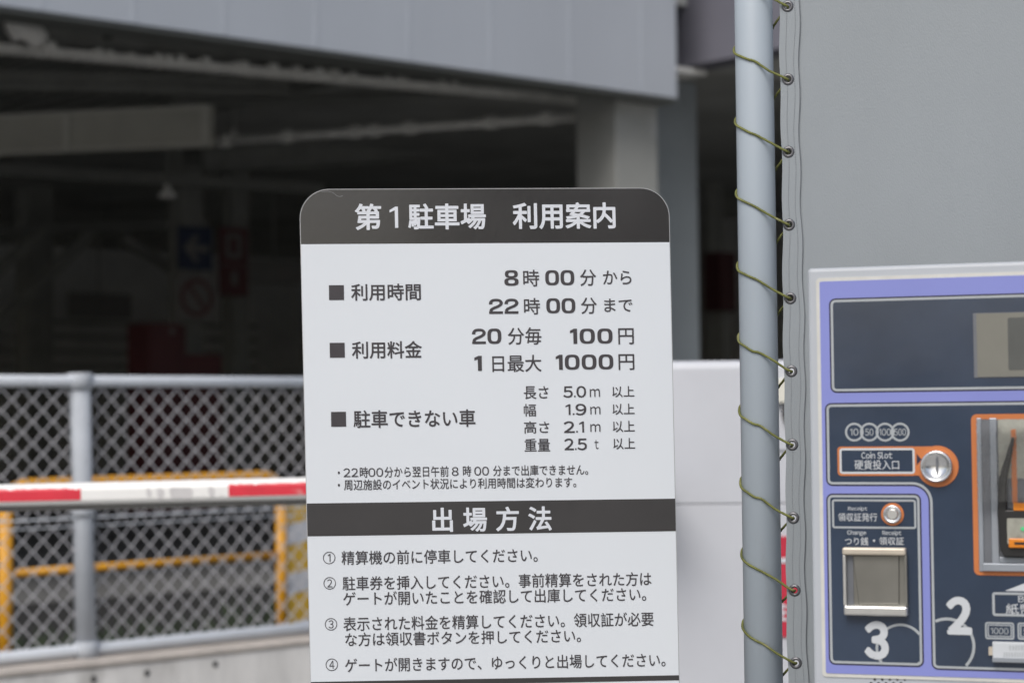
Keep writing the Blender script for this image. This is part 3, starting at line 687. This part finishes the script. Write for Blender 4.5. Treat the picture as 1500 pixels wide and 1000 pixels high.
md = hem.modifiers.new('thickness', 'SOLIDIFY'); md.thickness = .0012; md.offset = 0
# cover tab along the hem's right edge: the folded sheet
m = MB(); nz2, nx2 = 120, 40; CW = 1.1
for j in range(nz2+1):
    z = .06+(2.94)*j/nz2
    for i in range(nx2+1):
        x0_ = hem_edge(z, 1)-.006; x = x0_+CW*(i/nx2)**1.6
        m.v.append((x, .0012+cyv(x-E_[6].x, z), z))
for j in range(nz2):
    for i in range(nx2):
        a_ = j*(nx2+1)+i; m.f.append((a_, a_+1, a_+nx2+2, a_+nx2+1)); m.sm.append(True)
sh = m.build('sheet', M['canvas'], cv); md = sh.modifiers.new('thickness', 'SOLIDIFY'); md.thickness = .001; md.offset = 0
m = MB(); z = E_[-1].z
while z < E_[0].z:
    for f_, side in ((.0085, -1), (-.0055, 1)):
        x = hem_edge(z, side)+(f_ if side < 0 else f_)
        m.box(x-.0004, x+.0004, -.0027, -.0021, z, z+.0016)
    z += .0032
m.build('stitching', M['stitch'], cv)
m = MB()
zz_ = [E_[-1].z+(E_[0].z-E_[-1].z)*i/240 for i in range(241)]
m.tube([(hem_edge(z, 1)+.0003, -.0014, z) for z in zz_], .00055, 5); m.build('hem_seam', M['stitch'], cv)
for e_ in E_:
    m = MB(); n = 28; prof = [(.0036, -.0012), (.0037, -.0030), (.0046, -.0037), (.0060, -.0035), (.0074, -.0026), (.0076, -.0021)]
    vs = [(e_.x+r*math.cos(2*math.pi*k/n), y, e_.z+r*math.sin(2*math.pi*k/n)) for r, y in prof for k in range(n)]
    m.add(vs, [(i*n+k, i*n+(k+1) % n, (i+1)*n+(k+1) % n, (i+1)*n+k) for i in range(len(prof)-1) for k in range(n)], True); m.build('eyelet', M['eyelet'], cv)
# rope spiralling round the pole and through every eyelet
def vw(p): return V.o+V.U*p.x+V.D*p.y+Vector((0, 0, p.z))
RR = .0015; rp = PR+RR
pts = []
def pol(ang, z): return Vector((pb.x+rp*math.cos(R(ang)), pb.y+rp*math.sin(R(ang)), z))
for i in range(len(E_)-1, 0, -1):
    e_ = E_[i]; z = e_.z; n_ = E_[i-1]
    j = [rg.uniform(-.0016, .0016) for _ in range(6)]
    pts += [vw(e_+Vector((-.0002, .0030, -.0010))), vw(e_+Vector((-.0012, -.0042, .0002))), vw(e_+Vector((-.0070, -.0066, .0032)))]
    pts += [vw(e_).lerp(pol(-94, z+.0225), .6)+Vector((0, -.0028, -.0009+j[0]))]
    pts += [pol(-94, z+.0225+j[1]), pol(-115, z+.0275+j[2]), pol(-140, z+.0325), pol(-165, z+.0375+j[3]), pol(-188, z+.0440), pol(-215, z+.0510), pol(-255, z+.0580), pol(-300, z+.0650+j[4]), pol(-340, z+.0715), pol(-358, z+.0745)]
    pts += [vw(n_).lerp(pol(-358, z+.0745), .35)+Vector((0, .004, 0))]
rope_pts = spline(pts, 7)
m = MB(); m.tube(rope_pts, RR, 12, prof=lambda a, L: 1+.16*math.cos(3*(a-L*520)))
tag(m.build('lacing_rope', M['rope']), 'olive twisted rope spiralling round the pole through the canvas eyelets', 'rope')

# ================================================================== payment machine
Q = Frame(1190, 600, 2.10, -18.6)
pm = empty('payment_machine', Q.o, Q.yaw, 'grey parking payment machine with lavender and navy front panel', 'payment machine')
h = lambda px, py: Q.hit(px, py)
x0 = h(1182.5, 395).x; zt_ = h(1184, 393).z; x1 = x0+.40
m = MB(); m.box(x0, x1, 0, .26, .02, zt_); m.build('housing', M['mach_grey'], pm, .004, 3)
m = MB(); m.box(x0-.02, x1+.02, -.02, .28, 0, .019); m.build('base', M['zinc'], pm)
m = MB(); c_ = h(1200, 389); m.tube([(c_.x, .05, zt_), (c_.x, .05, zt_+.0035)], .0016, 10); m.build('screw', M['chrome'], pm)
gx0, gz1 = h(1195.5, 407.5).x, h(1196, 407.5).z; gz0 = h(1206, 990).z; gx1 = x1-(gx0-x0)
ins = .0038
m = MB(); m.prism(rrect(gx0, gz0, gx1, gz1, .004), -.0012, -.0001); gk = m.build('gasket', M['gasket'], pm)
m = MB(); m.prism(rrect(gx0+ins, gz0+ins, gx1-ins, gz1-ins, .002), -.0018, -.0013); lav = m.build('front_sheet', M['lav'], pm)
def inset_pts(pts, d):                   # push an outline inwards (counter-clockwise points)
    n = len(pts); out = []
    for i in range(n):
        a = Vector(pts[i-1]); b = Vector(pts[i]); c = Vector(pts[(i+1) % n])
        e1 = (b-a); e2 = (c-b)
        if e1.length < 1e-7: e1 = e2
        if e2.length < 1e-7: e2 = e1
        e1 = e1.normalized(); e2 = e2.normalized(); n1 = Vector((-e1.y, e1.x)); n2 = Vector((-e2.y, e2.x))
        q = (n1+n2); q = q/max(.3, q.length_squared)*2; out.append((b.x+q.x*d, b.y+q.y*d))
    return out
PXM = 2.10/FPX
def panel(name, pts, mt='navy', lw=3.4):
    """dark rim, printed line, glossy navy fill; pts is the outside of the printed line"""
    rim = inset_pts(pts, -2.2*PXM); inn = inset_pts(pts, lw*PXM)
    m = MB(); m.poly(rim, -.0021); o = m.build(name, M['navy_dk'], pm)  # dark ring painted as the shadow along the panel edges
    m = MB(); m.poly(inn, -.0024); m.build('panel_face', M[mt], o)
    m = MB(); m.ring(pts, inn, -.0024); m.build('outline', M['line'], o)
    return o
r8 = .0052
pr_x = gx1-ins-(h(1219, 441).x-gx0-ins)
p1 = panel('display_panel', rrect(h(1218, 500).x, h(1224, 573).z, pr_x, h(1220, 439.5).z, r8))
X0 = h(1212, 650).x; Z1 = h(1214, 592.3).z; ZB = h(1218, 709).z; XM = h(1364.5, 820).x; ZZ = h(1372, 977.5).z; XR = pr_x+.004; rC = .018
L = []
def arc_(cx, cz, r, a0, a1, n=8): return [(cx+r*math.cos(R(a0+(a1-a0)*k/n)), cz+r*math.sin(R(a0+(a1-a0)*k/n))) for k in range(n+1)]
L += arc_(XM+r8, ZZ+r8, r8, 180, 270) + arc_(XR-r8, ZZ+r8, r8, 270, 360) + arc_(XR-r8, Z1-r8, r8, 0, 90) + arc_(X0+r8, Z1-r8, r8, 90, 180) + arc_(X0+r8, ZB+r8, r8, 180, 270)
L += arc_(XM-rC, ZB-rC, rC, 90, 0)
p2 = panel('payment_panel', L)
p3 = panel('change_panel', rrect(h(1215, 850).x, h(1228, 970.3).z, h(1349.4, 850).x, h(1218, 724.5).z, r8))
def ringbox(parent, name, x0_, y0_, x1_, y1_, r, lw, mt, y=-.0028):
    a = h(x0_, y1_); b = h(x1_, y0_); yc = (y0_+y1_)/2; xc = (x0_+x1_)/2
    pts = rrect(h(x0_, yc).x, h(xc, y1_).z, h(x1_, yc).x, h(xc, y0_).z, r*PXM)
    m = MB(); m.ring(pts, inset_pts(pts, lw*PXM), y); return m.build(name, M[mt], parent)
def plate(parent, name, x0_, y0_, x1_, y1_, r, mt, ya, yb, bev=0):
    yc = (y0_+y1_)/2; xc = (x0_+x1_)/2
    pts = rrect(h(x0_, yc).x, h(xc, y1_).z, h(x1_, yc).x, h(xc, y0_).z, max(r, .3)*PXM)
    m = MB(); m.prism(pts, ya, yb); return m.build(name, M[mt], parent, bev)
def pt(parent, text, xc, yc, wd, ht, mt='print_white', off=.006, wide=1.0, track=0.):
    return lettering(parent, Q, text, xc-wd/2, xc+wd/2, yc-ht/2, yc+ht/2, M[mt], -.0030, off, wide, track)
# display window
plate(p1, 'display_rim', 1426.5, 456, 1640, 551.5, 1, 'bezel_dk', -.0030, -.0026)
plate(p1, 'display_window', 1431.5, 457, 1635, 550.5, 1, 'lcd', -.0034, -.0031)
plate(p1, 'display_figure', 1477, 464, 1590, 541, 3, 'lcd_dark', -.0037, -.0035)
# coins
for i, (cx, tx) in enumerate(((1252, '10'), (1274, '50'), (1297, '100'), (1319, '500'))):
    c_ = h(cx, 632.5-.0*i); m = MB(); m.ring(circ(c_.x, c_.z, 13.5*PXM), circ(c_.x, c_.z, 10.6*PXM), -.0026-.00005*i); o = m.build('coin_ring', M['line'], p2)
    lettering(o, Q, tx, cx-{2: 6, 3: 8.6}[len(tx)], cx+{2: 6, 3: 8.6}[len(tx)], 627.5, 637.5, M['line'], -.0030, .01)
# coin slot
cc = h(1374, 682.5)
ob = MB(); ob.prism(circ(cc.x, cc.z, 29.5*PXM, 48), -.0034, -.0027)
ob.prism([(h(1341, 690).x, h(1350, 696).z), (cc.x, h(1350, 696).z), (cc.x, h(1350, 653.5).z), (h(1341, 690).x, h(1350, 653.5).z)], -.0033, -.0026)
slot = ob.build('coin_slot', M['orange'], p2)
ringbox(slot, 'label_border', 1227.5, 653.5, 1343, 696.3, 5, 3.0, 'orange', -.0028)
ringbox(slot, 'label_line', 1230.5, 656.0, 1340.5, 693.5, 4, 3.0, 'print_white', -.0029)
m = MB(); a_ = h(1343.5, 664); b_ = h(1343.5, 681); c_ = h(1350.5, 672.5); m.poly([(a_.x, a_.z), (b_.x, b_.z), (c_.x, c_.z)], -.0036); m.build('arrow', M['navy_dk'], slot)
m = MB(); n = 48; prof = [(23, -.0035), (23, -.008), (21.5, -.0105), (19.5, -.0105), (18, -.008), (10, -.0046), (1, -.0042)]
vs = [(cc.x-.0008+r*PXM*math.cos(2*math.pi*k/n), y, cc.z+r*PXM*math.sin(2*math.pi*k/n)) for r, y in prof for k in range(n)]
m.add(vs, [(i*n+k, i*n+(k+1) % n, (i+1)*n+(k+1) % n, (i+1)*n+k) for i in range(len(prof)-1) for k in range(n)], True); dish = m.build('coin_dish', M['chrome'], slot)
m = MB(); m.box(cc.x-.0014, cc.x+.0004, -.0068, -.0043, cc.z-.0085, cc.z+.0085); m.build('slit', M['bezel_dk'], dish)
pt(slot, 'Coin Slot', 1285, 666.3, 45, 9.6, wide=1, off=.010)
pt(slot, '硬貨投入口', 1285, 680.3, 65, 14, off=.006)
# card and bill slot
ringbox(p2, 'slot_frame', 1425, 605.4, 1640, 843, 8, 7.2, 'orange', -.0032)
z_ = plate(p2, 'slot_bezel', 1431.5, 611, 1633, 837.5, 3, 'bezel_dk', -.0027, -.0025)
plate(p2, 'slot_bezel_side', 1433, 612, 1440, 836, 1, 'bezel', -.0046, -.0028, .0006)
plate(p2, 'slot_bezel_side', 1452, 612, 1462.5, 824, 1, 'bezel', -.0060, -.0028, .0010)
plate(p2, 'slot_bezel_sill', 1440.5, 825, 1632, 836.5, 1, 'bezel', -.0080, -.0028, .0015)
plate(p2, 'slot_bezel_sill', 1463, 816, 1632, 824.5, 1, 'bezel', -.0046, -.0028, .0008)
plate(p2, 'slot_back', 1463, 613, 1632, 700, 1, 'reader', -.0050, -.0029)
plate(p2, 'slot_chute', 1482.5, 628, 1490, 736, 1, 'orange', -.0056, -.0051)
def qp(parent, name, pts, mt, ya, yb, bev=0):
    m = MB(); m.prism([(h(*p).x, h(*p).z) for p in pts], ya, yb); return m.build(name, M[mt], parent, bev)
rd = qp(p2, 'card_reader', [(1473, 814), (1467, 805), (1462.5, 752), (1464.5, 700), (1483, 640), (1488, 640), (1476, 700), (1476, 746), (1520, 746), (1632, 746), (1632, 815)][::-1], 'black', -.0125, -.0052, .0012)
plate(rd, 'reader_face', 1477, 758, 1630, 796, 2, 'reader', -.0138, -.0126)
plate(rd, 'lit_strip', 1486, 735.5, 1600, 746.5, 1, 'orange_lit', -.0135, -.0126)
ls = plate(rd, 'lit_strip', 1479.5, 787, 1600, 801, 2, 'orange_lit', -.0165, -.0139, .0012)
plate(ls, 'card_slit', 1488, 792.5, 1590, 796, .5, 'black', -.0170, -.0166)
c_ = h(1500, 773); m = MB(); m.prism(circ(c_.x, c_.z, 3*PXM, 16), -.0150, -.0139); m.build('green_light', M['green'], rd)
m = MB(); yc = 673; pts = rrect(h(1433.5, yc).x, h(1520, 733).z, h(1632, yc).x, h(1520, 612.5).z, .001); m.prism(pts, -.0200, -.0185); m.build('clear_cover', ac, p2)
# change panel
ringbox(p3, 'receipt_box', 1219.5, 731, 1342.5, 773.5, 4, 2.8, 'line')
pt(p3, 'Receipt', 1257, 744.8, 28, 7, off=.010); pt(p3, '領収証発行', 1257, 756.8, 57, 12)
c_ = h(1308, 752.5)
m = MB(); m.prism(circ(c_.x, c_.z, 16.3*PXM, 40), -.0036, -.0026); bt = m.build('receipt_button', M['orange'], p3)
m = MB(); prof = [(13.2, -.0037), (13, -.0062), (11.5, -.0070), (9, -.0058), (8, -.0048)]; n = 40
vs = [(c_.x+r*PXM*math.cos(2*math.pi*k/n), y, c_.z+r*PXM*math.sin(2*math.pi*k/n)) for r, y in prof for k in range(n)]
m.add(vs, [(i*n+k, i*n+(k+1) % n, (i+1)*n+(k+1) % n, (i+1)*n+k) for i in range(len(prof)-1) for k in range(n)], True); m.build('button_ring', M['chrome'], bt)
m = MB(); m.prism(circ(c_.x, c_.z, 7.4*PXM, 32), -.0060, -.0037); m.build('button_cap', M['steel'], bt, .0006)
pt(p3, 'Change', 1255.5, 780, 27.5, 8, off=.010); pt(p3, 'Receipt', 1307, 780.4, 27.5, 8, off=.010)
pt(p3, 'つり銭', 1255.5, 792, 34, 11.5); pt(p3, '・', 1281, 791, 3, 3); pt(p3, '領収証', 1306.5, 791.6, 36, 11.5)
ty = plate(p3, 'change_tray', 1238, 811, 1330, 887, 1, 'tray', -.0030, -.0025)
plate(ty, 'tray_lip', 1236, 800.8, 1328.8, 811.8, 3, 'beige', -.0120, -.0026, .002)
plate(ty, 'tray_lip', 1239, 885.6, 1331.5, 899.8, 3, 'steel', -.0140, -.0026, .002)
plate(ty, 'tray_side', 1237, 812, 1241.5, 885, 1, 'steel', -.0095, -.0031, .0005)
plate(ty, 'tray_side', 1326.5, 812, 1330.5, 885, 1, 'tray', -.0095, -.0031, .0005)
plate(ty, 'tray_shade', 1242, 812.5, 1251, 884.5, .5, 'bezel_dk', -.0040, -.0031)  # dark strip painted as the shade inside the recessed tray
qp(ty, 'flap', [(1259, 884), (1250, 812.5), (1318, 812.5), (1318, 884)], 'tray', -.0050, -.0032, .0012)
def arcline(parent, cx, cy, r, lw, keep, name='arc_line'):
    vs = []; seg = []; n = 120
    for k in range(n+1):
        a = 2*math.pi*k/n; px, py = cx+r*math.cos(a), cy-r*math.sin(a)
        if keep(px, py): seg.append(a)
        else:
            if len(seg) > 1: vs.append(seg)
            seg = []
    if len(seg) > 1: vs.append(seg)
    m = MB()
    for s in vs:
        P = []
        for a in s:
            for rr in (r-lw/2, r+lw/2):
                q = h(cx+rr*math.cos(a), cy-rr*math.sin(a)); P.append((q.x, -.0027, q.z))
        m.add(P, [(2*i, 2*i+1, 2*i+3, 2*i+2) for i in range(len(s)-1)])
    return m.build(name, M['line'], parent)
arcline(p3, 1319.5, 948.5, 34.5, 3.6, lambda x, y: x < 1347.5 and y < 968.5+(x-1228)*.04)
arcline(p2, 1387, 945.5, 40, 4.2, lambda x, y: x > 1369.5 and y < 975)
lettering(p3, Q, '3', 1270, 1299.6, 911.6, 961.8, M['print_white'], -.0030, .050, 1, name='step_number')
lettering(p2, Q, '2', 1390, 1421, 876, 925.5, M['print_white'], -.0030, .050, 1, name='step_number')
# bill labels
ringbox(p2, 'bill_box', 1454, 867.5, 1592, 902.5, 4, 3.4, 'line')
pt(p2, 'Bill Slot', 1523, 876.5, 62, 10, off=.006); pt(p2, '紙幣挿入口', 1523, 891.5, 98, 15)
m = MB(); a_, b_, c_ = h(1472, 864.5), h(1574, 866.5), h(1523, 845); m.poly([(a_.x, a_.z), (b_.x, b_.z), (c_.x, c_.z)], -.0028); m.build('arrow', M['print_white'], p2)
for i, (x_, tx) in enumerate(((1443.5, '1000'), (1491, '5000'))):
    o = ringbox(p2, 'note_box', x_, 910.3+i*.9, x_+42.5, 935.3+i*.9, 3.5, 2.3, 'line'); ringbox(o, 'inner_line', x_+3.6, 913.8+i*.9, x_+39, 931.8+i*.9, 1, 1.6, 'line')
    lettering(o, Q, tx, x_+8.5, x_+34, 918.5+i*.9, 927.7+i*.9, M['line'], -.0030, .006)
st_ = plate(p2, 'notice_plate', 1455, 939.5, 1560, 968.5, 1, 'print_white', -.0085, -.0026, .0012)
plate(st_, 'plate_edge', 1455, 962.5, 1560, 968.5, .5, 'bezel', -.0100, -.0086)
for i, (a_, b_, yy) in enumerate(((1479, 1530, 946.8), (1471, 1538, 956.8))):
    m = MB(); q = random.Random(i); x_ = a_
    while x_ < b_:
        w_ = q.uniform(2.2, 4.2)
        for t in range(3):
            u_ = h(x_, yy-3.2+t*2.6); v_ = h(x_+w_*q.uniform(.6, 1), yy-3.2+t*2.6+.9); m.poly([(u_.x, v_.z), (v_.x, v_.z), (v_.x, u_.z), (u_.x, u_.z)], -.0088)
        u_ = h(x_+w_*.4, yy-3.6); v_ = h(x_+w_*.4+.8, yy+3.2); m.poly([(u_.x, v_.z), (v_.x, v_.z), (v_.x, u_.z), (u_.x, u_.z)], -.0089)
        x_ += w_+1
    m.build('fine_print', M['line'], st_)
plate(p2, 'corner_tab', 1449, 946, 1456, 958, 1, 'beige', -.0060, -.0026)
m = MB()
for r_ in range(4):
    for c2 in range(5):
        q = h(1276+c2*11+(5.5 if r_ % 2 == 0 else 0), 994+r_*6); m.poly(circ(q.x, q.z, 2*PXM, 12), -.0006)
m.build('speaker_holes', M['black'], pm)
